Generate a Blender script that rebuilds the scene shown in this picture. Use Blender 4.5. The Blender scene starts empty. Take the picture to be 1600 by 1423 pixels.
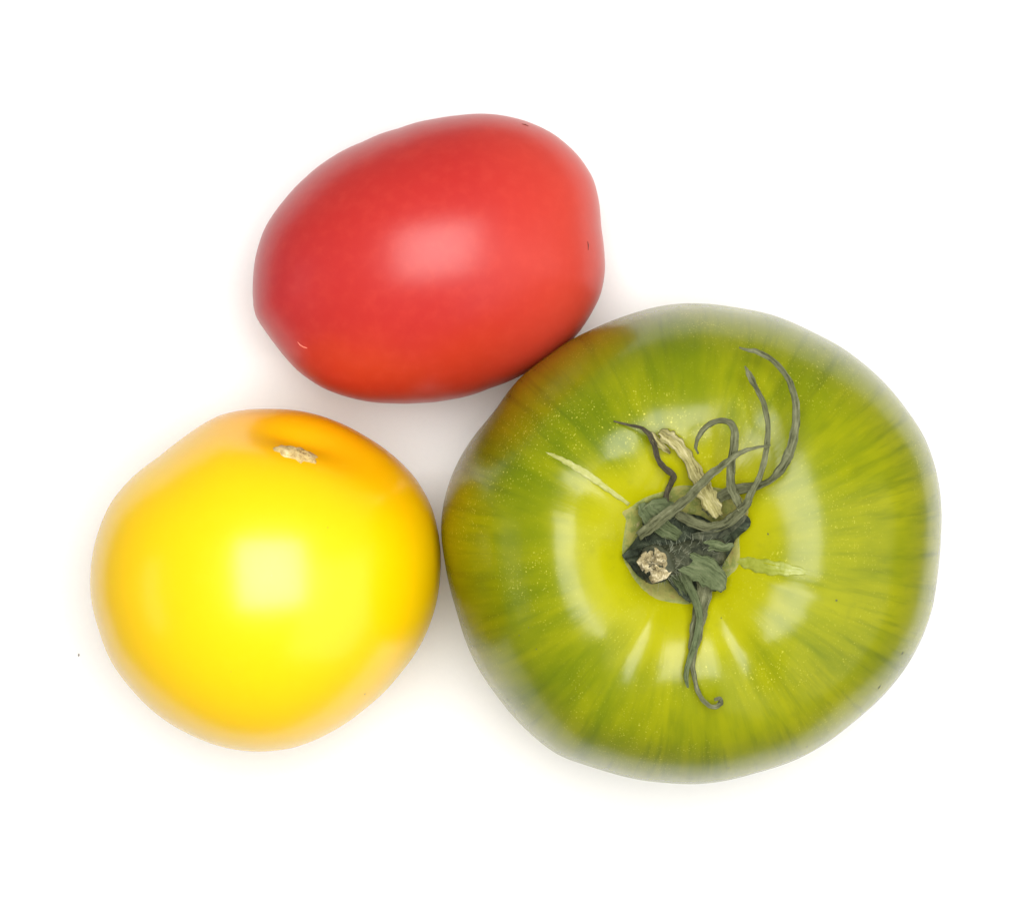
import bpy, bmesh, math, random
import numpy as np
from mathutils import Vector, Matrix
from mathutils.bvhtree import BVHTree

random.seed(7)
rng = np.random.default_rng(7)
scene = bpy.context.scene
C = scene.collection

# ------------------------------------------------------------------ camera
K = 0.000122            # metres per photo pixel at the height Z0
Z0, H = 0.03, 0.47
D = H - Z0
cam_d = bpy.data.cameras.new('camera')
cam_d.sensor_fit = 'HORIZONTAL'
cam_d.sensor_width = 36.0
cam_d.lens = 36.0 * D / (1600 * K)
cam_d.clip_start = 0.01
cam_d.clip_end = 20
cam = bpy.data.objects.new('camera', cam_d)
cam.location = (0, 0, H)
C.objects.link(cam)
scene.camera = cam

# ------------------------------------------------------------------ light
world = bpy.data.worlds.new('World')
scene.world = world
world.use_nodes = True
wb = world.node_tree.nodes['Background']
wb.inputs[0].default_value = (1.0, 0.985, 0.97, 1)
wb.inputs[1].default_value = 0.26


def area(name, loc, target, sx, sy, power, col, roll=0.0):
    d = bpy.data.lights.new(name, 'AREA')
    d.shape = 'RECTANGLE'
    d.size, d.size_y = sx, sy
    d.energy = power
    d.color = col
    o = bpy.data.objects.new(name, d)
    C.objects.link(o)
    o.location = loc
    z = (Vector(loc) - Vector(target)).normalized()         # lamps shine along -Z
    x = Vector((1, 0, 0)) if abs(z.x) < 0.6 else Vector((0, 1, 0))
    x = (x - z * x.dot(z)).normalized()
    y = z.cross(x)
    o.rotation_euler = Matrix((x, y, z)).transposed().to_euler()
    o.rotation_euler.rotate_axis('Z', roll)
    return o


area('ceiling_lamp', (0.035, 0.045, 0.62), (0.01, 0, 0.03), 0.43, 0.45, 5.7, (1.0, 0.99, 0.97), math.radians(4))
area('wide_window', (1.2, -0.55, 1.0), (0, 0, 0.03), 2.0, 1.5, 9.0, (1.0, 0.99, 0.97))
area('window_light', (-1.1, -0.16, 0.40), (0, 0, 0.03), 0.70, 0.22, 0.5, (0.86, 0.92, 1.0))

scene.view_settings.view_transform = 'Standard'
scene.view_settings.look = 'None'
scene.view_settings.exposure = 0.0
scene.view_settings.gamma = 1.0
scene.view_settings.use_curve_mapping = False
scene.render.engine = 'CYCLES'
scene.cycles.use_denoising = True
scene.cycles.max_bounces = 6
scene.cycles.adaptive_threshold = 0.02


# ------------------------------------------------------------------ helpers
def P(px, py, z):
    """photo pixel at a real height z -> world point"""
    s = K * (H - z) / D
    return Vector(((px - 800) * s, (711.5 - py) * s, z))


def link(name, me, mat, parent=None, smooth=True):
    o = bpy.data.objects.new(name, me)
    C.objects.link(o)
    if mat:
        me.materials.append(mat)
    if smooth:
        me.polygons.foreach_set('use_smooth', [True] * len(me.polygons))
    if parent:
        o.parent = parent
        o.matrix_parent_inverse = parent.matrix_world.inverted()
    return o


def mesh(name, verts, faces):
    me = bpy.data.meshes.new(name)
    me.from_pydata([tuple(v) for v in verts], [], faces)
    me.update()
    return me


def thing(name, loc, label, cat, group=None):
    o = bpy.data.objects.new(name, None)
    o.empty_display_size = 0.01
    o.location = loc
    C.objects.link(o)
    o['label'] = label
    o['category'] = cat
    if group:
        o['group'] = group
    bpy.context.view_layer.update()
    return o


def polar(points, centre, smooth=2.0, n=720):
    """closed outline -> r(theta) table, radians, photo y flipped"""
    pts = np.array(points, float)
    dx = pts[:, 0] - centre[0]
    dy = pts[:, 1] - centre[1]
    th = np.arctan2(dy, dx)
    r = np.hypot(dx, dy)
    o = np.argsort(th)
    th, r = th[o], r[o]
    # periodic Catmull-Rom style cubic by pchip-like interpolation on padded data
    thp = np.concatenate([th[-3:] - 2 * np.pi, th, th[:3] + 2 * np.pi])
    rp = np.concatenate([r[-3:], r, r[:3]])
    g = -np.pi + 2 * np.pi * np.arange(n) / n
    lin = np.interp(g, thp, rp)
    kern = np.exp(-0.5 * (np.arange(-40, 41) / (smooth * n / 360)) ** 2)
    kern /= kern.sum()
    ext = np.concatenate([lin[-40:], lin, lin[:40]])
    sm = np.convolve(ext, kern, 'valid')

    def f(t):
        t = (np.asarray(t) + np.pi) % (2 * np.pi) / (2 * np.pi) * n
        return np.interp(t, np.arange(n + 1), np.append(sm, sm[0]))
    return f


def outline_world(pix, z):
    return [tuple(P(x, y, z))[:2] for x, y in pix]


def quadsphere(n):
    vid = {}
    V, F = [], []

    def add(p):
        key = (round(p[0], 7), round(p[1], 7), round(p[2], 7))
        if key not in vid:
            vid[key] = len(V)
            V.append(p)
        return vid[key]
    lin = [math.tan(math.pi / 4 * (2 * i / n - 1)) for i in range(n + 1)]
    for ax in range(3):
        for sg in (-1, 1):
            idx = [[0] * (n + 1) for _ in range(n + 1)]
            for i in range(n + 1):
                for j in range(n + 1):
                    p = [0, 0, 0]
                    p[ax] = sg
                    p[(ax + 1) % 3] = lin[i]
                    p[(ax + 2) % 3] = lin[j]
                    l = math.sqrt(sum(c * c for c in p))
                    idx[i][j] = add(tuple(c / l for c in p))
            for i in range(n):
                for j in range(n):
                    q = [idx[i][j], idx[i + 1][j], idx[i + 1][j + 1], idx[i][j + 1]]
                    F.append(q if sg > 0 else q[::-1])
    return np.array(V), F


def bvh(me):
    return BVHTree.FromPolygons([v.co.copy() for v in me.vertices], [tuple(p.vertices) for p in me.polygons])


def hit(tree, px, py):
    o = Vector((0, 0, H))
    d = (P(px, py, 0.0) - o).normalized()
    loc, nor, _, _ = tree.ray_cast(o, d)
    return loc, nor


def catmull(pts, sub):
    pts = np.array(pts, float)
    e = np.vstack([2 * pts[0] - pts[1], pts, 2 * pts[-1] - pts[-2]])
    out = []
    for i in range(1, len(e) - 2):
        p0, p1, p2, p3 = e[i - 1], e[i], e[i + 1], e[i + 2]
        for t in np.arange(sub) / sub:
            out.append(0.5 * (2 * p1 + (p2 - p0) * t + (2 * p0 - 5 * p1 + 4 * p2 - p3) * t ** 2
                              + (3 * p1 - p0 - 3 * p2 + p3) * t ** 3))
    out.append(pts[-1])
    return np.array(out)


# ------------------------------------------------------------------ node helper
class NT:
    def __init__(self, name):
        self.m = bpy.data.materials.new(name)
        self.m.use_nodes = True
        self.t = self.m.node_tree
        self.b = self.t.nodes['Principled BSDF']

    def n(self, kind, **kw):
        nd = self.t.nodes.new(kind)
        for k, v in kw.items():
            if k.startswith('i_'):
                key = k[2:]
                key = int(key) if key.isdigit() else key
                self.put(nd.inputs[key], v)
            else:
                setattr(nd, k, v)
        return nd

    def put(self, sock, v):
        if isinstance(v, bpy.types.NodeSocket):
            self.t.links.new(v, sock)
        else:
            sock.default_value = v

    def math(self, op, a, b=0.0, c=0.0, clamp=False):
        nd = self.t.nodes.new('ShaderNodeMath')
        nd.operation = op
        nd.use_clamp = clamp
        for i, v in enumerate((a, b, c)):
            self.put(nd.inputs[i], v)
        return nd.outputs[0]

    def ramp(self, fac, stops, interp='EASE'):
        nd = self.t.nodes.new('ShaderNodeValToRGB')
        nd.color_ramp.interpolation = interp
        while len(nd.color_ramp.elements) < len(stops):
            nd.color_ramp.elements.new(0.5)
        for e, (p, c) in zip(nd.color_ramp.elements, stops):
            e.position = p
            e.color = c if len(c) == 4 else (*c, 1)
        self.put(nd.inputs[0], fac)
        return nd.outputs[0]

    def mix(self, fac, a, b, blend='MIX'):
        nd = self.t.nodes.new('ShaderNodeMix')
        nd.data_type = 'RGBA'
        nd.blend_type = blend
        self.put(nd.inputs[0], fac)
        for s, v in ((nd.inputs[6], a), (nd.inputs[7], b)):
            self.put(s, v if isinstance(v, bpy.types.NodeSocket) or len(v) == 4 else (*v, 1))
        return nd.outputs[2]

    def noise(self, vec, scale, detail=3, rough=0.5, dist=0.0):
        return self.n('ShaderNodeTexNoise', i_Vector=vec, i_Scale=scale, i_Detail=detail, i_Roughness=rough,
                      i_Distortion=dist).outputs[0]

    def smooth(self, v, lo, hi):
        nd = self.t.nodes.new('ShaderNodeMapRange')
        nd.interpolation_type = 'SMOOTHSTEP'
        self.put(nd.inputs[0], v)
        nd.inputs[1].default_value = lo
        nd.inputs[2].default_value = hi
        return nd.outputs[0]

    def bump(self, h, strength, dist):
        return self.n('ShaderNodeBump', i_Strength=strength, i_Distance=dist, i_Height=h).outputs[0]

    def set(self, **kw):
        names = {'base': 'Base Color', 'rough': 'Roughness', 'ior': 'IOR', 'spec': 'Specular IOR Level',
                 'normal': 'Normal', 'sss': 'Subsurface Weight', 'radius': 'Subsurface Radius',
                 'scale': 'Subsurface Scale', 'coat': 'Coat Weight', 'coat_rough': 'Coat Roughness',
                 'sheen': 'Sheen Weight'}
        for k, v in kw.items():
            if k == 'base' and not isinstance(v, bpy.types.NodeSocket) and len(v) == 3:
                v = (*v, 1)
            self.put(self.b.inputs[names[k]], v)
        return self.m

    @property
    def obj(self):
        return self.n('ShaderNodeTexCoord').outputs['Object']


# ------------------------------------------------------------------ white surface
def make_surface():
    t = NT('white_board')
    ob = t.obj
    fine = t.noise(ob, 900, 3, 0.6)
    col = t.mix(fine, (0.85, 0.842, 0.838), (0.875, 0.87, 0.866))
    m = t.set(base=col, rough=0.55, spec=0.25, normal=t.bump(t.noise(ob, 1500, 2), 0.05, 0.0004))
    bm = bmesh.new()
    bmesh.ops.create_cube(bm, size=1)
    bmesh.ops.scale(bm, vec=(0.31, 0.285, 0.012), verts=bm.verts)
    bmesh.ops.translate(bm, vec=(0, 0, -0.006), verts=bm.verts)
    bmesh.ops.bevel(bm, geom=[e for e in bm.edges], offset=0.002, segments=2, affect='EDGES')
    me = bpy.data.meshes.new('white_surface')
    bm.to_mesh(me)
    bm.free()
    o = link('white_surface', me, m, smooth=False)
    o['kind'] = 'structure'
    o['label'] = 'plain matte white tabletop under the three tomatoes'


make_surface()

# ------------------------------------------------------------------ traced outlines (photo pixels)
RED = [(762, 180), (822, 191), (867, 212), (905, 246), (927, 280), (935, 310), (939, 355), (944, 392), (945.5, 422),
       (939, 460), (924, 490), (901, 524), (858, 562), (815, 586), (766, 606), (699, 625), (655, 629.5), (612, 630),
       (549, 622), (504, 606), (466, 580), (436, 546), (414, 516), (399, 494), (396, 470), (395.8, 445), (400.6, 400),
       (414, 359), (444, 315.6), (477.5, 280), (519, 248), (567.5, 224), (624, 203), (680, 188), (717.5, 182.5)]
YELLOW = [(420, 638.4), (472.5, 642), (520.5, 656), (568.6, 680), (612.7, 710), (648.7, 746), (674.7, 792),
          (686.8, 844), (688, 900), (680.7, 948), (660.7, 1000.5), (624.7, 1052.6), (572.6, 1104.6), (520.5, 1140.7),
          (464.5, 1164.7), (408.4, 1172), (360.3, 1166.7), (300, 1144.7), (248, 1112.6), (208, 1072.6), (176, 1028.5),
          (158, 980.5), (146, 932.4), (146, 880.3), (156, 832), (176, 784), (208, 746), (252, 712), (284, 686),
          (312, 666), (344, 648), (380, 640)]
GREEN = [(1085, 473.5), (1031, 478), (989, 489.5), (961, 499), (919, 517.6), (896.5, 528), (854, 558), (812, 590),
         (792, 614), (773, 642.7), (750, 669.4), (733.4, 690.5), (716.5, 718.6), (701, 755), (691.5, 792), (688.4, 834),
         (692, 860), (697, 890.6), (713.7, 955), (727.8, 1003), (747.5, 1045), (773, 1082), (812, 1129.5),
         (871, 1178.7), (919, 1194.8), (961, 1208), (998, 1216.7), (1040, 1221), (1080, 1223.5), (1122, 1219.5),
         (1178, 1205.5), (1249, 1181.6), (1294, 1155), (1333, 1124), (1375, 1087), (1412, 1042), (1437, 997),
         (1454, 949.6), (1462, 896), (1467, 840), (1468.5, 797), (1466.6, 769), (1459.5, 730), (1443, 682),
         (1417, 642.7), (1383.6, 600.6), (1347, 567), (1305, 537), (1271, 520.4), (1237, 503.6), (1206.5, 492),
         (1150, 481), (1115, 475.5)]

QV, QF = quadsphere(96)


def ell_radius(th, a, b, rot):
    c, s = np.cos(th - rot), np.sin(th - rot)
    return 1.0 / np.sqrt((c / a) ** 2 + (s / b) ** 2)


def ovoid(name, pix, centre_px, zc, hz, a, b, rot, smooth, power=2.0):
    """closed body whose equator is the traced outline and whose top rounds to an ellipsoid"""
    c = P(*centre_px, zc)
    f = polar(outline_world(pix, zc), (c.x, c.y), smooth)
    x, y, z = QV[:, 0], QV[:, 1], QV[:, 2]
    th = np.arctan2(y, x)
    rho = np.hypot(x, y)
    w = np.clip((rho - 0.25) / 0.75, 0, 1)
    w = w * w * (3 - 2 * w)
    s = ell_radius(th, a, b, rot) * (1 - w) + f(th) * w
    V = np.stack([rho * s * np.cos(th), rho * s * np.sin(th), hz * z], 1)
    return c, V


# ------------------------------------------------------------------ red plum tomato
def red_material():
    t = NT('red_tomato_skin')
    ob = t.obj
    sep = t.n('ShaderNodeSeparateXYZ', i_0=ob)
    big = t.noise(ob, 32, 3, 0.5)
    # riper, more orange flesh low on the near flank
    side = t.math('ADD', t.math('MULTIPLY', sep.outputs[1], -22), t.math('MULTIPLY', t.math('SUBTRACT', big, 0.5), 0.9))
    flank = t.smooth(side, 0.12, 0.55)
    col = t.mix(flank, (0.46, 0.024, 0.020), (0.52, 0.036, 0.015))
    pink = t.smooth(t.math('ADD', t.math('MULTIPLY', sep.outputs[0], -18), t.math('MULTIPLY', big, 0.5)), 0.45, 0.9)
    col = t.mix(t.math('MULTIPLY', pink, 0.55), col, (0.46, 0.022, 0.038))
    right_lit = t.smooth(t.math('ADD', sep.outputs[0], t.math('MULTIPLY', t.math('SUBTRACT', big, 0.5), 0.016)), 0.006, 0.030)
    col = t.mix(t.math('MULTIPLY', right_lit, 0.75), col, (0.60, 0.058, 0.034))   # right end painted lighter, for the light falling there
    mott = t.noise(ob, 420, 4, 0.6)
    col = t.mix(t.math('MULTIPLY', t.smooth(mott, 0.4, 0.75), 0.10), col, (0.75, 0.10, 0.06))
    return t.set(base=col, rough=t.math('ADD', 0.30, t.math('MULTIPLY', big, 0.06)), ior=1.40, sss=0.2,
                 radius=(1.0, 0.22, 0.12), scale=0.004,
                 normal=t.bump(t.math('ADD', t.noise(ob, 130, 3), t.math('MULTIPLY', mott, 0.25)), 0.12, 0.0004))


def make_red():
    rot = math.radians(12)
    c, V = ovoid('red', RED, (672, 405), 0.0248, 0.0248, 0.0335, 0.0262, rot, 1.6)
    # faint lengthwise ribs of a plum tomato
    ax = np.array([math.cos(rot), math.sin(rot), 0])
    al = V @ ax
    side = V - np.outer(al, ax)
    phi = np.arctan2(side[:, 2], side @ np.array([-ax[1], ax[0], 0]))
    env = np.clip(1 - (al / 0.036) ** 2, 0, 1)
    V = V * (1 + (0.006 * np.cos(4 * phi + 0.7) * env * np.clip(V[:, 2] / 0.024, 0, 1) ** 1)[:, None])
    base = V[:, 2].min()
    root = thing('plum_tomato', (c.x, c.y, 0), 'smooth red oval plum tomato lying on its side above the other two', 'tomato')
    V = V + np.array([c.x, c.y, -base])
    me = mesh('body', V, QF)
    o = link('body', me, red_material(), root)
    # object coordinates around the fruit's own centre
    for v in me.vertices:
        v.co -= Vector((c.x, c.y, c.z))
    o.matrix_parent_inverse.identity()
    o.location = (0, 0, c.z)
    me2 = mesh('tmp', V, QF)
    tree = bvh(me2)
    bpy.data.meshes.remove(me2)
    # pale scratch and dark nick in the skin
    pale = NT('pale_scratch').set(base=(0.80, 0.22, 0.15), rough=0.5)
    dark = NT('dark_nick').set(base=(0.16, 0.03, 0.02), rough=0.7)
    tube('scratch', [hit(tree, x, y)[0] for x, y in ((465, 534), (469, 539), (474, 542), (480, 544))],
         [0.00006, 0.00013, 0.00013, 0.00006], pale, root)
    tube('nick', [hit(tree, x, y)[0] for x, y in ((918, 377), (919, 383), (919, 391))],
         [0.00005, 0.00016, 0.00005], dark, root)
    tube('nick', [hit(tree, x, y)[0] for x, y in ((815, 194), (821, 195.5), (826, 197.5))],
         [0.00005, 0.00016, 0.00005], dark, root)
    return tree


def tube(name, pts, radii, mat, parent, seg=8, flat=1.0):
    pts = [Vector(p) for p in pts]
    V, F = [], []
    for i, p in enumerate(pts):
        t = (pts[min(i + 1, len(pts) - 1)] - pts[max(i - 1, 0)]).normalized()
        up = Vector((0, 0, 1)) if abs(t.z) < 0.95 else Vector((0, 1, 0))
        s = t.cross(up).normalized()
        u = s.cross(t).normalized()
        for k in range(seg):
            a = 2 * math.pi * k / seg
            V.append(p + s * math.cos(a) * radii[i] + u * math.sin(a) * radii[i] * flat)
    for i in range(len(pts) - 1):
        for k in range(seg):
            F.append((i * seg + k, i * seg + (k + 1) % seg, (i + 1) * seg + (k + 1) % seg, (i + 1) * seg + k))
    F.append(tuple(range(seg))[::-1])
    F.append(tuple((len(pts) - 1) * seg + k for k in range(seg)))
    me = mesh(name, V, F)
    return link(name, me, mat, parent)


# ------------------------------------------------------------------ yellow tomato
def yellow_material(dirn, R):
    t = NT('yellow_tomato_skin')
    ob = t.obj
    big = t.noise(ob, 26, 3, 0.5)
    d = t.n('ShaderNodeVectorMath', operation='DISTANCE', i_0=ob, i_1=tuple(dirn))
    near = t.math('ADD', d.outputs['Value'], t.math('MULTIPLY', t.math('SUBTRACT', big, 0.5), 0.012))
    ring = t.smooth(near, 0.004, 0.036)
    col = t.mix(ring, (0.88, 0.40, 0.0), (0.92, 0.58, 0.0))  # orange behind the dimple: shade of its far wall put into the colour
    mott = t.noise(ob, 300, 4, 0.6)
    col = t.mix(t.math('MULTIPLY', t.smooth(big, 0.45, 0.75), 0.35), col, (0.90, 0.53, 0.0))
    col = t.mix(t.math('MULTIPLY', t.smooth(mott, 0.5, 0.8), 0.10), col, (0.85, 0.62, 0.02))
    v = t.n('ShaderNodeTexVoronoi', i_Vector=ob, i_Scale=105, i_Randomness=1.0)
    spot = t.math('LESS_THAN', v.outputs['Distance'], 0.025)
    pick = t.math('GREATER_THAN', t.n('ShaderNodeSeparateColor', i_0=v.outputs['Color']).outputs[0], 0.88)
    col = t.mix(t.math('MULTIPLY', t.math('MULTIPLY', spot, pick), 0.7), col, (0.25, 0.16, 0.01))
    return t.set(base=col, rough=t.math('ADD', 0.23, t.math('MULTIPLY', big, 0.06)), ior=1.52, sss=0.2,
                 radius=(1.0, 0.55, 0.08), scale=0.004,
                 normal=t.bump(t.math('ADD', t.noise(ob, 110, 3), t.math('MULTIPLY', mott, 0.2)), 0.10, 0.0004))


def make_yellow():
    hz = 0.0315
    c, V = ovoid('yellow', YELLOW, (417, 905), hz, hz, 0.0330, 0.0326, 0.0, 2.0)
    # stem dimple facing up and away, with a long crease through it
    t0 = bvh(mesh('tmp', V + np.array(c), QF))
    p, n = hit(t0, 474, 674)
    d0 = np.array(p - c)
    u0 = d0 / np.linalg.norm(d0)
    along = np.array([0.93, -0.36, 0.0])
    along -= u0 * (along @ u0)
    along /= np.linalg.norm(along)
    across = np.cross(u0, along)
    Un = V / np.linalg.norm(V, axis=1)[:, None]
    aa, bb, cc = Un @ along, Un @ across, Un @ u0
    front = cc > 0
    dim = 0.0021 * np.exp(-(aa / 0.46) ** 2 - (bb / 0.22) ** 2) + 0.0008 * np.exp(-(aa / 0.16) ** 2 - (bb / 0.12) ** 2)
    V = V - Un * (dim * front)[:, None]
    root = thing('globe_tomato', (c.x, c.y, 0), 'bright yellow round tomato with a small pale stem scar, lower left', 'tomato')
    po = hit(t0, 496, 650)[0] - c
    mat = yellow_material(np.array(po), hz)
    me = mesh('body', V, QF)
    o = link('body', me, mat, root)
    o.matrix_parent_inverse.identity()
    o.location = (0, 0, c.z)
    tm = mesh('tmp', V + np.array(c), QF)
    tree = bvh(tm)
    # stem scar: lumpy corky pad in the dimple
    cork = NT('stem_scar_cork')
    ob = cork.obj
    nn = cork.noise(ob, 700, 4, 0.7)
    cork.set(base=cork.ramp(nn, [(0.3, (0.34, 0.20, 0.06)), (0.5, (0.62, 0.46, 0.18)), (0.7, (0.78, 0.66, 0.34))]),
             rough=0.85, normal=cork.bump(nn, 0.8, 0.0006))
    sp, sn = hit(tree, 463, 708)
    un = sn.normalized()
    al = Vector(along)
    al = (al - un * al.dot(un)).normalized()
    ac = un.cross(al)
    N, M = 26, 6
    VV, FF = [], []
    rr = np.random.default_rng(3)
    jag = 1 + 0.16 * np.interp(np.arange(N), np.arange(N), rr.uniform(-1, 1, N))
    for i in range(M + 1):
        f = i / M
        for k in range(N):
            a = 2 * math.pi * k / N
            off = al * math.cos(a) * 0.0043 * f * jag[k] + ac * math.sin(a) * 0.0030 * f * jag[k]
            o2 = sp + un * 0.003 + off
            h2 = tree.ray_cast(o2, -un)[0] or sp + off
            lift = 0.0008 * (1 - f ** 2) + (rr.uniform(-0.00025, 0.0003) if 0 < i < M else 0) - (0.0002 if i == M else 0)
            VV.append(h2 + un * lift)
    for i in range(M):
        for k in range(N):
            FF.append((i * N + k, i * N + (k + 1) % N, (i + 1) * N + (k + 1) % N, (i + 1) * N + k)[::-1])
    link('stem_scar', mesh('stem_scar', VV, FF), cork.m, root)
    spot = NT('brown_blemish').set(base=(0.33, 0.19, 0.01), rough=0.6)
    for x, y, r in ((570, 1084, 0.00035), (512, 824, 0.00016), (424, 899, 0.00012), (361, 1049, 0.00012)):
        p, n = hit(tree, x, y)
        disc('blemish', p, n, r, spot, root)
    return tree


def disc(name, p, n, r, mat, parent):
    n = n.normalized()
    s = n.orthogonal().normalized()
    u = n.cross(s)
    V = [p + n * 0.00006]
    N = 9
    for k in range(N):
        a = 2 * math.pi * k / N
        q = r * random.uniform(0.6, 1.2)
        V.append(p + s * math.cos(a) * q + u * math.sin(a) * q - n * 0.00002)
    F = [(0, 1 + k, 1 + (k + 1) % N) for k in range(N)]
    link(name, mesh(name, V, F), mat, parent)


# ------------------------------------------------------------------ green tomato
def green_material():
    t = NT('green_tomato_skin')
    ob = t.obj
    sep = t.n('ShaderNodeSeparateXYZ', i_0=ob)
    x, y = sep.outputs[0], sep.outputs[1]
    r = t.math('SQRT', t.math('ADD', t.math('MULTIPLY', x, x), t.math('MULTIPLY', y, y)))
    rs = t.math('MAXIMUM', r, 0.0005)
    cx, cy = t.math('DIVIDE', x, rs), t.math('DIVIDE', y, rs)

    def radial(ka, kr, off=0.0):
        return t.n('ShaderNodeCombineXYZ', i_0=t.math('ADD', t.math('MULTIPLY', cx, ka), off),
                   i_1=t.math('MULTIPLY', cy, ka), i_2=t.math('MULTIPLY', r, kr)).outputs[0]
    wob = t.math('MULTIPLY', t.math('SUBTRACT', t.noise(ob, 38, 3, 0.55), 0.5), 0.024)
    rn = t.math('DIVIDE', t.math('ADD', r, wob), 0.047)
    # where the flesh has kept its green: a collar outside the shoulder ring, ragged and streaked
    broad = t.noise(radial(3.0, 45), 1.0, 3, 0.6)
    streak = t.noise(radial(7.5, 40, 3.0), 1.0, 4, 0.6)
    fine = t.noise(radial(19.0, 70, 9.0), 1.0, 4, 0.65)
    collar = t.ramp(rn, [(0.28, (0, 0, 0)), (0.52, (0.8, 0.8, 0.8)), (0.74, (0.85, 0.85, 0.85)), (0.98, (0.75, 0.75, 0.75))])
    left = t.smooth(t.math('ADD', t.math('MULTIPLY', x, -14), t.math('MULTIPLY', y, 9)), -0.75, 0.55)
    gfac = t.math('MULTIPLY', collar, t.math('ADD', 0.60, t.math('MULTIPLY', left, 0.40)))
    gfac = t.math('MULTIPLY', gfac, t.math('ADD', 0.62, t.math('MULTIPLY', t.smooth(broad, 0.30, 0.70), 0.55)), clamp=True)
    col = t.mix(gfac, (0.37, 0.362, 0.002), (0.125, 0.172, 0.001))
    sfac = t.math('MULTIPLY', t.math('MULTIPLY', t.smooth(streak, 0.42, 0.78), collar), 0.6)
    col = t.mix(sfac, col, (0.070, 0.125, 0.003))
    ffac = t.math('MULTIPLY', t.math('MULTIPLY', t.smooth(fine, 0.46, 0.74), t.smooth(rn, 0.40, 0.85)), 0.45)
    col = t.mix(ffac, col, (0.062, 0.098, 0.003))
    # blush where it has begun to ripen, towards the red tomato
    dv = t.n('ShaderNodeVectorMath', operation='DISTANCE', i_0=ob, i_1=(-0.0305, 0.0275, 0.040)).outputs['Value']
    blush = t.smooth(t.math('ADD', dv, t.math('MULTIPLY', t.math('SUBTRACT', broad, 0.5), 0.022)), 0.0260, 0.006)
    bl2 = t.math('MULTIPLY', blush, t.math('ADD', 0.45, t.math('MULTIPLY', t.smooth(streak, 0.6, 0.35), 0.5)))
    col = t.mix(t.math('MULTIPLY', bl2, 0.24), col, (0.30, 0.115, 0.004))
    dl = t.n('ShaderNodeVectorMath', operation='DISTANCE', i_0=ob, i_1=(-0.045, 0.004, 0.036)).outputs['Value']
    warm = t.math('MULTIPLY', t.smooth(dl, 0.026, 0.006), 0.15)
    col = t.mix(warm, col, (0.26, 0.17, 0.003))
    # gold flecks under the skin
    warp = t.n('ShaderNodeVectorMath', operation='MULTIPLY_ADD', i_0=t.n('ShaderNodeTexNoise', i_Vector=ob, i_Scale=1400).outputs[1],
               i_1=(0.0007, 0.0007, 0.0007), i_2=ob).outputs[0]
    patch = t.math('ADD', t.smooth(t.noise(ob, 75, 3), 0.40, 0.66), t.math('MULTIPLY', left, 0.25))
    for sc, th, rr, am in ((2600, 0.42, 0.60, 0.60), (1500, 0.26, 0.74, 0.8)):
        v = t.n('ShaderNodeTexVoronoi', i_Vector=warp, i_Scale=sc, i_Randomness=1.0)
        cell = t.n('ShaderNodeSeparateColor', i_0=v.outputs['Color'])
        f = t.math('MULTIPLY', t.smooth(v.outputs['Distance'], th, th * 0.4), t.math('GREATER_THAN', cell.outputs[0], rr))
        f = t.math('MULTIPLY', f, t.math('MULTIPLY', cell.outputs[1], am))
        f = t.math('MULTIPLY', f, t.math('MULTIPLY', patch, t.smooth(rn, 0.15, 0.4)), clamp=True)
        col = t.mix(f, col, (0.60, 0.57, 0.07))
    mott = t.noise(ob, 260, 4, 0.65)
    col = t.mix(t.math('MULTIPLY', t.smooth(mott, 0.52, 0.8), 0.22), col, (0.13, 0.16, 0.01))
    h = t.math('ADD', t.math('MULTIPLY', t.noise(ob, 120, 3), 0.8), t.math('MULTIPLY', fine, 0.5))
    h = t.math('ADD', h, t.math('MULTIPLY', mott, 0.2))
    return t.set(base=col, rough=t.math('ADD', 0.18, t.math('MULTIPLY', mott, 0.12)), ior=1.36, sss=0.15,
                 radius=(0.9, 1.0, 0.15), scale=0.004, normal=t.bump(h, 0.16, 0.0005))


GAX = P(1066, 856, 0.060)           # stem axis
PR = np.array([(0.0, 59.6), (0.08, 60.0), (0.16, 61.6), (0.24, 64.2), (0.32, 66.3), (0.40, 67.5), (0.48, 67.9), (0.57, 67.1), (0.67, 65.0),
               (0.78, 61.3), (0.88, 54.8), (0.95, 46.6), (0.99, 37.5), (1.0, 31.0), (0.985, 25.0), (0.94, 17.5),
               (0.86, 10.5), (0.74, 5.0), (0.58, 1.6), (0.40, 0.2), (0.2, 0.6), (0.0, 1.2)])
VALLEYS = [(147, 15, 2.1), (-116, 11, 1.8), (-62, 10, 1.5), (-20, 6, 0.4), (58, 15, 1.7), (104, 8, 0.6), (-85, 5, 0.3)]


def green_point(th, rho, z):
    """apply the shoulder lobes to a profile point (z in mm)"""
    w = np.exp(-((rho - 0.45) / 0.23) ** 2) * (z > 40)
    dz = np.zeros_like(th)
    for deg, wd, dp in VALLEYS:
        a = (np.degrees(th) - deg + 180) % 360 - 180
        dz -= dp * np.exp(-(a / wd) ** 2)
    dz += 0.6 * np.cos(2 * th + 0.5)
    return z + dz * w


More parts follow.
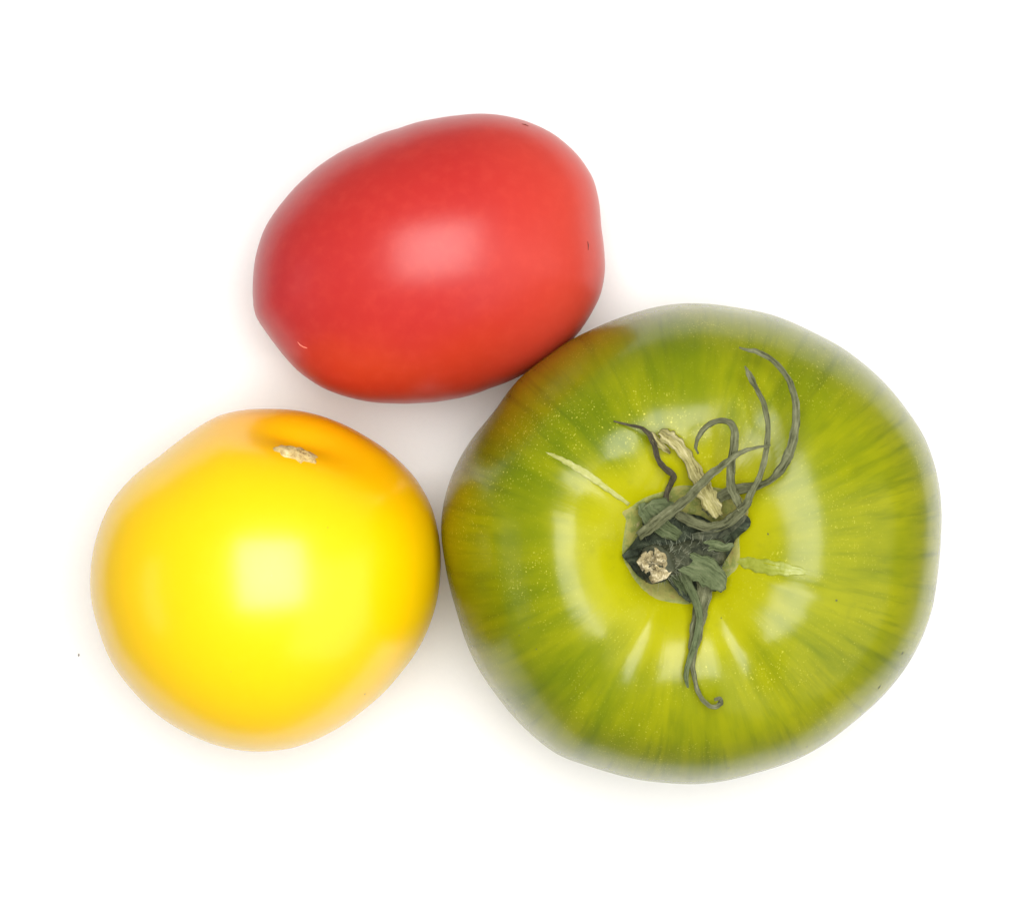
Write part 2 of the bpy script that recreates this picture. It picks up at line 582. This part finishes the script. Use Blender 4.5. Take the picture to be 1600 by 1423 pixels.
def make_green():
    prof = catmull(np.vstack([PR]), 7)
    NA = 288
    th = -np.pi + 2 * np.pi * np.arange(NA) / NA
    f = polar(outline_world(GREEN, 0.033), (GAX.x, GAX.y), 2.2)
    Re = f(th)
    Rm = Re.mean()
    V, F = [], []
    rows = prof[1:-1]
    for r, z in rows:
        w = min(max((r - 0.2) / 0.7, 0), 1)
        w = w * w * (3 - 2 * w)
        R = Rm * (1 - w) + Re * w
        zz = green_point(th, np.full(NA, r), np.full(NA, z)) / 1000
        V.append(np.stack([r * R * np.cos(th), r * R * np.sin(th), zz], 1))
    V = np.vstack(V + [np.array([[0, 0, prof[0][1] / 1000]]), np.array([[0, 0, prof[-1][1] / 1000]])])
    n = len(rows)
    for i in range(n - 1):
        for k in range(NA):
            k2 = (k + 1) % NA
            F.append((i * NA + k, (i + 1) * NA + k, (i + 1) * NA + k2, i * NA + k2))
    top, bot = n * NA, n * NA + 1
    for k in range(NA):
        k2 = (k + 1) % NA
        F.append((top, k, k2))
        F.append((bot, (n - 1) * NA + k2, (n - 1) * NA + k))
    V[:, 2] -= V[:, 2].min()
    root = thing('beefsteak_tomato', (GAX.x, GAX.y, 0),
                 'large green and yellow striped tomato with a dried stem and sepals', 'tomato')
    me = mesh('body', V, F)
    o = link('body', me, green_material(), root)
    o.matrix_parent_inverse.identity()
    tree = bvh(mesh('tmp', V + np.array([GAX.x, GAX.y, 0]), F))
    return root, tree


def ribbon(name, tree, pts, mat, parent, thick=0.00035, fold=0.25, seed=0, sub=7, label=None, wob=0.08):
    """dried sepal: pts = (px, py, lift mm above the skin, width px, twist deg)"""
    r = np.random.default_rng(seed)
    W = []
    for (px, py, dz, w, tw) in pts:
        p, _ = hit(tree, px, py)
        z = p.z + dz / 1000
        q = P(px, py, z)
        W.append((*q, w * K * (H - z) / D, tw))
    S = catmull(W, sub)
    n = len(S)
    J = 7
    V, F = [], []
    prev = None
    ph = r.uniform(0, 6, 4)
    UV = []
    run = 0.0
    for i in range(n):
        p = Vector(S[i, :3])
        t = Vector(S[min(i + 1, n - 1), :3] - S[max(i - 1, 0), :3]).normalized()
        s = t.cross(Vector((0, 0, 1)))
        if s.length < 0.15 and prev is not None:
            s = prev - t * prev.dot(t)
        s.normalize()
        if prev is not None and s.dot(prev) < 0:
            s = -s
        prev = s.copy()
        u = s.cross(t).normalized()
        a = math.radians(S[i, 4])
        s2 = s * math.cos(a) + u * math.sin(a)
        u2 = u * math.cos(a) - s * math.sin(a)
        hw = max(S[i, 3], 0.00025) / 2
        hwl = hw * (1 + wob * math.sin(i * 0.9 + ph[0]) + wob * 0.8 * r.uniform(-1, 1))
        hwr = hw * (1 + wob * math.sin(i * 1.1 + ph[1]) + wob * 0.8 * r.uniform(-1, 1))
        th = min(thick, hw * 0.7)
        ring = []
        for j in range(J):
            q = -1 + 2 * j / (J - 1)
            ww = hwl if q < 0 else hwr
            ridge = fold * hw * (abs(q) - 0.45) + 0.10 * hw * math.sin(q * 7 + ph[2] + i * 0.13)
            ring.append(p + s2 * (q * ww) + u2 * ridge)
        if i:
            run += float(np.linalg.norm(S[i, :3] - S[i - 1, :3])) * 1000
        for j in range(J):
            UV.append((run, (j / (J - 1) - 0.5) * hw * 2000, seed * 7.3))
        for j in reversed(range(J)):
            UV.append((run, (j / (J - 1) - 0.5) * hw * 2000, seed * 7.3 + 3))
        for j in range(J):
            V.append(ring[j] + u2 * th * 0.5)
        for j in reversed(range(J)):
            V.append(ring[j] - u2 * th * 0.5)
    m = 2 * J
    for i in range(n - 1):
        for k in range(m):
            k2 = (k + 1) % m
            F.append((i * m + k, i * m + k2, (i + 1) * m + k2, (i + 1) * m + k))
    F.append(tuple(range(m))[::-1])
    F.append(tuple((n - 1) * m + k for k in range(m)))
    me = mesh(name, V, F)
    bm = bmesh.new()
    bm.from_mesh(me)
    bmesh.ops.recalc_face_normals(bm, faces=bm.faces)
    bm.to_mesh(me)
    bm.free()
    at = me.attributes.new('along', 'FLOAT_VECTOR', 'POINT')
    at.data.foreach_set('vector', np.array(UV, dtype=np.float32).ravel())
    o = link(name, me, mat, parent)
    if label:
        o['label'] = label
    return o


def sepal_material(name, a, b, c, scale=420, veins=True):
    t = NT(name)
    ob = t.obj
    n1 = t.noise(ob, scale, 4, 0.65, 0.6)
    n2 = t.noise(ob, scale * 4, 3, 0.6)
    k = n1
    h = t.math('ADD', n1, t.math('MULTIPLY', n2, 0.5))
    if veins:       # lengthwise creases of a shrivelled leaf
        al = t.n('ShaderNodeAttribute', attribute_name='along').outputs['Vector']
        st = t.n('ShaderNodeVectorMath', operation='MULTIPLY', i_0=al, i_1=(0.28, 2.6, 1.0)).outputs[0]
        vn = t.noise(st, 1.0, 3, 0.6)
        k = t.math('ADD', t.math('MULTIPLY', n1, 0.35), t.math('MULTIPLY', vn, 0.65))
        h = t.math('ADD', h, t.math('MULTIPLY', vn, 1.6))
    col = t.ramp(k, [(0.36, a), (0.50, b), (0.64, c)])
    col = t.mix(t.math('MULTIPLY', t.smooth(n2, 0.55, 0.8), 0.3), col, c)
    return t.set(base=col, rough=0.75, spec=0.2, normal=t.bump(h, 0.7, 0.0005))


def make_calyx(root, tree):
    grey = sepal_material('dried_sepal', (0.055, 0.058, 0.026), (0.125, 0.132, 0.066), (0.205, 0.208, 0.118))
    green = sepal_material('fresh_sepal', (0.055, 0.072, 0.028), (0.105, 0.132, 0.058), (0.160, 0.182, 0.090))
    brown = sepal_material('withered_sepal', (0.030, 0.024, 0.014), (0.060, 0.052, 0.030), (0.110, 0.095, 0.055))
    cream = sepal_material('bleached_sepal', (0.14, 0.12, 0.035), (0.34, 0.31, 0.12), (0.52, 0.47, 0.25), 300)
    dark = sepal_material('calyx_base', (0.014, 0.018, 0.011), (0.034, 0.044, 0.026), (0.075, 0.090, 0.055), veins=False)
    stem = sepal_material('stem_skin', (0.020, 0.024, 0.014), (0.050, 0.056, 0.032), (0.095, 0.098, 0.060), veins=False)
    corkm = NT('cork')
    ob = corkm.obj
    nn = corkm.noise(ob, 900, 5, 0.7)
    corkm.set(base=corkm.ramp(nn, [(0.32, (0.10, 0.07, 0.03)), (0.46, (0.33, 0.27, 0.13)), (0.62, (0.66, 0.58, 0.36))]),
              rough=0.9, normal=corkm.bump(nn, 0.9, 0.0008))
    ringm = NT('corky_ring')
    ob = ringm.obj
    nn = ringm.noise(ob, 330, 5, 0.65)
    ringm.set(base=ringm.ramp(nn, [(0.30, (0.24, 0.17, 0.05)), (0.44, (0.27, 0.26, 0.06)), (0.58, (0.17, 0.20, 0.04)),
                                   (0.72, (0.36, 0.31, 0.13))]), rough=0.7, normal=ringm.bump(nn, 0.6, 0.0006))
    crackm = NT('healed_crack')
    ob = crackm.obj
    nn = crackm.noise(ob, 600, 5, 0.65)
    crackm.set(base=crackm.ramp(nn, [(0.30, (0.27, 0.28, 0.03)), (0.5, (0.37, 0.38, 0.10)), (0.72, (0.52, 0.51, 0.24))]),
               rough=0.5, normal=crackm.bump(nn, 0.6, 0.0006))
    crackm = crackm.m
    c2 = NT('green_crack')
    ob = c2.obj
    nn = c2.noise(ob, 700, 4, 0.6)
    crack2 = c2.set(base=c2.ramp(nn, [(0.30, (0.22, 0.25, 0.015)), (0.55, (0.29, 0.32, 0.04)), (0.75, (0.38, 0.41, 0.11))]),
                    rough=0.35, normal=c2.bump(nn, 0.35, 0.0005))

    # corky collar round the stem hollow
    outer = [(981, 794), (971, 800), (977, 814), (972, 848), (973, 872), (984, 895), (991, 906), (1006, 923), (1025, 936),
             (1050, 942), (1077, 944), (1103, 934), (1135, 904), (1152, 888), (1157, 867), (1156, 839), (1166, 815),
             (1170, 795), (1155, 772), (1125, 762), (1085, 758), (1060, 758), (1037, 766), (1005, 778)]
    oc = catmull(np.array(outer + outer[:1], float), 4)[:-1]
    N = len(oc)
    V, F = [], []
    rr = np.random.default_rng(5)
    fr = [1.0, 0.985, 0.93, 0.86, 0.80, 0.70, 0.58, 0.46]
    lf = [-0.12, 0.06, 0.18, 0.16, 0.14, 0.14, 0.12, 0.05]
    for f_, l_ in zip(fr, lf):
        for (x, y) in oc:
            X, Y = 1066 + (x - 1066) * f_, 852 + (y - 852) * f_
            p, nrm = hit(tree, X, Y)
            V.append(p + nrm * (l_ + (rr.uniform(-0.07, 0.07) if 0 < l_ else 0)) / 1000)
    for i in range(len(fr) - 1):
        for k in range(N):
            F.append((i * N + k, i * N + (k + 1) % N, (i + 1) * N + (k + 1) % N, (i + 1) * N + k))
    o = link('scar_ring', mesh('scar_ring', V, F), ringm.m, root)
    o['label'] = 'tan corky ring around the stem hollow'

    # two healed growth cracks
    for pts, lab in (([(983, 787, -0.05, 7, 0), (965, 774, 0.0, 9, 0), (948, 762, 0.03, 10, 0), (930, 749, 0.03, 11, 0), (915, 739, 0.03, 12, 0),
                       (900, 730, 0.02, 10, 0), (884, 721, 0.0, 9, 0), (868, 713, -0.02, 6, 0), (850, 706, -0.12, 3, 0)], 'long pale healed crack'),
                     ([(1148, 875, -0.02, 10, 0), (1170, 879, 0.0, 20, 0), (1195, 884, 0.0, 24, 0), (1222, 889, 0.0, 21, 0),
                       (1248, 892, 0.0, 13, 0), (1274, 894, -0.12, 4, 0)], 'pale green healed crack')):
        ribbon('growth_crack', tree, pts, crackm if 'long' in lab else crack2, root, thick=0.0002, fold=-0.16, seed=2, label=lab, wob=0.12)

    cal = bpy.data.objects.new('calyx', None)
    cal.empty_display_size = 0.005
    C.objects.link(cal)
    cal.parent = root
    cal.location = (0, 0, 0.06)
    bpy.context.view_layer.update()

    # dark star-shaped calyx base, cupped over the hollow
    star = [(972, 868, 2.2), (990, 846, 2.2), (1004, 822, 2.2), (1002, 800, 1.6), (1022, 788, 1.8), (1048, 784, 2.0), (1062, 800, 2.4),
            (1095, 806, 2.4), (1125, 822, 2.4), (1148, 812, 3.2), (1168, 806, 3.6), (1172, 822, 3.0), (1150, 842, 2.6), (1143, 860, 2.4),
            (1128, 886, 2.2), (1134, 906, 1.8), (1118, 924, 1.6), (1098, 918, 1.8), (1072, 930, 1.6), (1050, 916, 1.6), (1038, 902, 1.6),
            (1010, 908, 1.8), (992, 894, 2.2), (985, 884, 2.0)]
    st = catmull(np.array(star + star[:1], float), 3)[:-1]
    N = len(st)
    V, F = [], []
    zc = hit(tree, 1075, 860)[0].z
    levels = [(1.0, 0.0), (1.0, 0.4), (0.85, 1.0), (0.6, 1.9), (0.3, 2.8)]
    for f_, l_ in levels:
        for (x, y, lz) in st:
            X, Y = 1075 + (x - 1075) * f_, 858 + (y - 858) * f_
            ze = max(hit(tree, x, y)[0].z, zc) + (lz - 1.6) / 1000
            z = zc + 0.0012 + (ze - zc - 0.0012) * f_ ** 1.5 + l_ / 1000 + rng.uniform(-0.0001, 0.0001)
            V.append(P(X, Y, z))
    for i in range(len(levels) - 1):
        for k in range(N):
            F.append((i * N + k, i * N + (k + 1) % N, (i + 1) * N + (k + 1) % N, (i + 1) * N + k)[::-1])
    V.append(P(1075, 858, zc + 0.0045))
    for k in range(N):
        F.append(((len(levels) - 1) * N + k, (len(levels) - 1) * N + (k + 1) % N, len(V) - 1)[::-1])
    me = mesh('calyx_base', V, F)
    bm = bmesh.new()
    bm.from_mesh(me)
    bmesh.ops.recalc_face_normals(bm, faces=bm.faces)
    bm.to_mesh(me)
    bm.free()
    link('calyx_base', me, dark, cal)

    # stem stub leaning left, its cut end turned up
    sk = catmull([tuple(P(1112, 858, zc + 0.0030)), tuple(P(1088, 864, zc + 0.0062)), tuple(P(1060, 871, zc + 0.0088)),
                  tuple(P(1036, 878, zc + 0.0108)), tuple(P(1022, 882, zc + 0.0132))], 4)
    pts = [Vector(p) for p in sk]
    rad = [0.0034 - 0.0009 * math.sin(math.pi * min(i / 16 * 1.1, 1)) - 0.0001 * i / 16 for i in range(17)]
    a1 = pts[-1]
    o = tube('stem', pts, rad, stem, cal, seg=20)
    for i, v in enumerate(o.data.vertices):
        v.co += Vector(rng.normal(0, 0.00013, 3))
    ax = (pts[-1] - pts[-2]).normalized()
    s = ax.orthogonal().normalized()
    u = ax.cross(s)
    V, F = [], []
    N, M = 22, 7
    r2 = np.random.default_rng(11)
    for i in range(M + 1):
        f_ = i / M
        for k in range(N):
            a = 2 * math.pi * k / N
            R = 0.0031 * f_ * (1 + 0.10 * r2.uniform(-1, 1))
            h = 0.0004 + r2.uniform(-0.0006, 0.0007) + 0.0005 * math.sin(3 * a + 1) * f_ - (0.0007 if i == M else 0)
            V.append(pts[-1] + s * math.cos(a) * R + u * math.sin(a) * R + ax * h)
    for i in range(M):
        for k in range(N):
            F.append((i * N + k, i * N + (k + 1) % N, (i + 1) * N + (k + 1) % N, (i + 1) * N + k)[::-1])
    link('stem_cut_end', mesh('stem_cut_end', V, F), corkm.m, cal)

    # sepals: px, py, lift mm, width px, twist
    R_ = lambda *a, **k: ribbon('sepal', tree, *a, **k)
    # left stump folded over the hollow, and the dark left point
    R_([(1062, 838, 5.2, 20, 30), (1035, 822, 4.6, 30, 20), (1016, 806, 3.2, 30, 10), (1006, 792, 2.0, 20, 0), (1004, 786, 1.2, 8, 0)], green, cal, seed=1)
    R_([(1052, 798, 2.2, 22, -10), (1036, 790, 2.6, 24, 0), (1018, 792, 2.4, 20, 20), (1003, 804, 2.0, 12, 20)], green, cal, seed=31)
    R_([(1040, 862, 6.0, 16, 50), (1012, 858, 4.8, 18, 40), (990, 862, 3.4, 14, 30), (973, 869, 2.2, 6, 0)], dark, cal, seed=2)
    # bleached, papery one
    R_([(1123, 806, 3.6, 12, 0), (1113, 789, 4.4, 26, 12), (1100, 768, 3.6, 28, -10), (1087, 742, 3.0, 24, -25),
        (1072, 712, 2.4, 18, -10), (1056, 691, 2.2, 20, 15), (1042, 680, 2.4, 22, 30), (1032, 673, 2.6, 11, 30)],
       cream, cal, thick=0.0006, fold=0.5, seed=3, wob=0.14, label='bleached papery sepal')
    R_([(1016, 677, 3.0, 8, 20), (1026, 688, 2.4, 11, 10), (1037, 699, 1.8, 9, 0), (1047, 708, 1.2, 4, 0)], cream, cal, fold=0.4,
       seed=4, wob=0.14, label='pale papery sepal fragment')
    # thin withered squiggle
    R_([(1040, 785, 2.0, 9, 0), (1042, 770, 1.8, 8, 20), (1048, 756, 1.8, 9, 40), (1052, 743, 2.2, 10, 10), (1038, 731, 2.8, 9, -20),
        (1028, 717, 2.6, 8, 0), (1023, 696, 2.6, 8, 30), (1014, 678, 3.2, 8, 10), (1001, 668, 2.4, 5, 0), (983, 664, 1.4, 4, 0),
        (959, 658, 0.6, 2, 0)], brown, cal, seed=5, label='thin withered sepal curling up')
    # long outer right curve
    R_([(1102, 800, 3.2, 14, 0), (1124, 778, 3.0, 17, 10), (1150, 766, 3.2, 18, 30), (1180, 761, 3.6, 17, 50), (1203, 752, 4.4, 13, 60),
        (1222, 731, 5.4, 14, 20), (1235, 703, 6.2, 15, 10), (1242, 670, 6.8, 13, 0), (1243, 632, 7.2, 11, -10), (1233, 595, 7.4, 9, 0),
        (1211, 566, 7.4, 8, 20), (1184, 550, 7.0, 8, 0), (1168, 547, 6.8, 5, 0), (1155, 543, 6.8, 2.5, 0)], grey, cal, seed=6, fold=0.45,
       label='longest sepal arching far outward')
    # inner right curve springing from a strap across the hollow
    R_([(1056, 802, 4.2, 14, 20), (1080, 815, 5.0, 19, 30), (1104, 824, 5.4, 17, 30), (1128, 821, 5.6, 16, 20), (1150, 805, 5.6, 17, 0),
        (1165, 788, 5.8, 14, -20), (1175, 768, 6.2, 10, 20), (1187, 745, 6.6, 9, 20), (1196, 710, 7.0, 9, 0), (1200, 668, 7.0, 8, 0),
        (1194, 632, 6.6, 8, 20), (1182, 606, 6.0, 7, 40), (1173, 590, 5.8, 10, 0), (1168, 580, 5.6, 6, 0), (1164, 572, 5.4, 2, 0)],
       grey, cal, seed=7, fold=0.4)
    # hooked one
    R_([(1158, 796, 5.6, 12, 0), (1150, 778, 6.2, 13, 0), (1142, 757, 7.0, 14, 10), (1143, 722, 7.8, 13, 0), (1148, 685, 8.4, 13, -10),
        (1144, 663, 8.6, 11, 30), (1127, 656, 8.2, 10, 50), (1107, 663, 7.6, 9, 40), (1093, 679, 6.6, 7, 20), (1087, 697, 5.6, 5, 0),
        (1091, 709, 5.0, 2.5, 0)], grey, cal, seed=8, fold=0.35, label='hooked sepal curling left at its tip')
    # straight diagonal across the top
    R_([(998, 838, 4.0, 14, 20), (1016, 824, 6.2, 18, 20), (1036, 808, 7.8, 18, 10), (1058, 792, 8.6, 16, 10), (1078, 775, 9.0, 14, 0),
        (1106, 746, 9.2, 13, 20), (1125, 730, 9.2, 11, 0), (1143, 716, 9.2, 9, 0), (1160, 706, 9.2, 7, 30), (1178, 700, 9.0, 5, 0),
        (1204, 695, 8.8, 3.5, 0)], grey, cal, seed=9, fold=0.45, label='straight sepal lying diagonally across the others')
    # broad flap on the right of the stem and the two hanging down
    R_([(1046, 878, 11.0, 12, 10), (1068, 880, 10.4, 30, 10), (1094, 888, 8.8, 46, 10), (1116, 903, 6.0, 38, 10), (1130, 922, 3.0, 10, 0)],
       green, cal, seed=10, fold=0.2, label='broad green sepal base')
    R_([(1094, 878, 5.6, 18, 0), (1100, 902, 4.6, 24, 10), (1098, 932, 3.2, 24, 20), (1092, 962, 2.4, 22, 10), (1086, 998, 1.8, 19, -10),
        (1081, 1030, 1.6, 11, 20), (1084, 1056, 1.8, 8, 40), (1091, 1082, 2.0, 7, 20), (1104, 1099, 2.4, 7, 0), (1117, 1104, 2.8, 7, 0),
        (1126, 1098, 3.2, 8, 30), (1124, 1091, 3.6, 7, 0), (1116, 1093, 3.4, 4, 0)], grey, cal, seed=12, fold=0.4,
       label='sepal hanging down with a coiled tip')
    R_([(1058, 876, 8.0, 12, 0), (1066, 894, 7.2, 15, 10), (1077, 918, 5.0, 15, 20), (1087, 942, 4.2, 14, 30), (1092, 968, 3.6, 11, 20),
        (1087, 1000, 3.0, 10, 0), (1079, 1025, 2.4, 9, 0), (1073, 1045, 2.0, 8, 20), (1072, 1060, 1.8, 7, 0), (1075, 1074, 1.6, 3, 0)],
       green, cal, seed=13, fold=0.5, wob=0.05)
    R_([(1044, 890, 6.0, 10, 0), (1056, 904, 4.6, 14, 15), (1066, 920, 3.2, 12, 10), (1070, 934, 2.0, 5, 0)], green, cal, seed=41, fold=0.5)
    R_([(1092, 858, 7.4, 12, 0), (1112, 852, 6.4, 18, 20), (1132, 856, 5.0, 14, 30), (1146, 850, 3.8, 6, 0)], green, cal, seed=42, fold=0.45)
    R_([(1080, 838, 6.8, 10, 0), (1104, 836, 6.2, 15, -20), (1130, 830, 5.6, 15, -10), (1152, 818, 5.2, 10, 0), (1166, 806, 4.8, 5, 0)], stem, cal, seed=43, fold=0.5)
    R_([(1050, 898, 4.4, 14, 0), (1060, 912, 3.6, 20, 0), (1074, 930, 2.4, 16, 0), (1080, 940, 1.6, 6, 0)], dark, cal, seed=14)

    # fine pale hairs on stem and calyx: one mass
    hm = NT('plant_hair').set(base=(0.30, 0.32, 0.22), rough=0.6)
    ct = BVHTree.FromObject(o, bpy.context.evaluated_depsgraph_get())
    V, F = [], []
    r3 = np.random.default_rng(21)

    def hair(p, d, ln, rad):
        n0 = len(V)
        s = d.orthogonal().normalized()
        u = d.cross(s)
        bend = Vector(r3.normal(0, 0.35, 3))
        for i in range(4):
            f_ = i / 3
            q = p + d * ln * f_ + bend * ln * f_ * f_ * 0.6
            rr_ = rad * (1 - 0.75 * f_)
            for k in range(3):
                a = 2 * math.pi * k / 3
                V.append(q + s * math.cos(a) * rr_ + u * math.sin(a) * rr_)
        for i in range(3):
            for k in range(3):
                F.append((n0 + i * 3 + k, n0 + i * 3 + (k + 1) % 3, n0 + (i + 1) * 3 + (k + 1) % 3, n0 + (i + 1) * 3 + k))
    for _ in range(260):
        i = int(r3.integers(0, 15))
        f_ = r3.uniform(0, 1)
        a = r3.uniform(0, 2 * math.pi)
        c_ = pts[i].lerp(pts[i + 1], f_)
        d = (s * math.cos(a) + u * math.sin(a)).normalized()
        if d.z < -0.2:
            continue
        hair(c_ + d * (rad[i] - 0.0001), (d + Vector(r3.normal(0, 0.35, 3))).normalized(), r3.uniform(0.0006, 0.0016), 0.000035)
    for _ in range(110):
        x, y = r3.uniform(1000, 1140), r3.uniform(800, 905)
        p, nrm = hit(tree, x, y)
        hair(P(x, y, p.z + 0.0030), Vector(r3.normal(0, 0.5, 3) + np.array([0, 0, 1])).normalized(), r3.uniform(0.0006, 0.0016), 0.00003)
    ho = link('hairs', mesh('hairs', V, F), hm, cal)
    ho['kind'] = 'stuff'

    # little dark nicks on the skin
    dk = NT('dark_speck').set(base=(0.08, 0.09, 0.02), rough=0.8)
    for x, y, r_ in ((1127, 965, 0.00018), (1307, 938, 0.0003), (1410, 1020, 0.0005), (1374, 1073, 0.0006), (1261, 1166, 0.0003),
                     (1200, 834, 0.0003), (838, 1014, 0.00018), (826, 980, 0.0002), (764, 1047, 0.0003), (793, 1092, 0.0004),
                     (1054, 674, 0.00014), (1139, 1199, 0.0003), (1060, 484, 0.0003), (1035, 490, 0.0003), (1425, 690, 0.00018),
                     (1288, 545, 0.0003), (742, 1010, 0.0003), (811, 992, 0.0002)):
        p, n = hit(tree, x, y)
        if p:
            disc('speck', p, n, r_, dk, root)


make_red()
make_yellow()
groot, gtree = make_green()
make_calyx(groot, gtree)


def dust(px, py):
    m = NT('dust').set(base=(0.28, 0.26, 0.24), rough=0.9)
    p = P(px, py, 0.0)
    bm = bmesh.new()
    bmesh.ops.create_icosphere(bm, subdivisions=2, radius=0.00018)
    for v in bm.verts:
        v.co *= random.uniform(0.7, 1.25)
        v.co.y *= 1.5
        v.co.z *= 0.6
    zmin = min(v.co.z for v in bm.verts)
    me = bpy.data.meshes.new('dust_speck')
    bm.to_mesh(me)
    bm.free()
    o = link('dust_speck', me, m)
    o.location = (p.x, p.y, -zmin)
    o['label'] = 'tiny dark dust speck on the white surface left of the yellow tomato'
    o['category'] = 'dust speck'


dust(123, 1023)
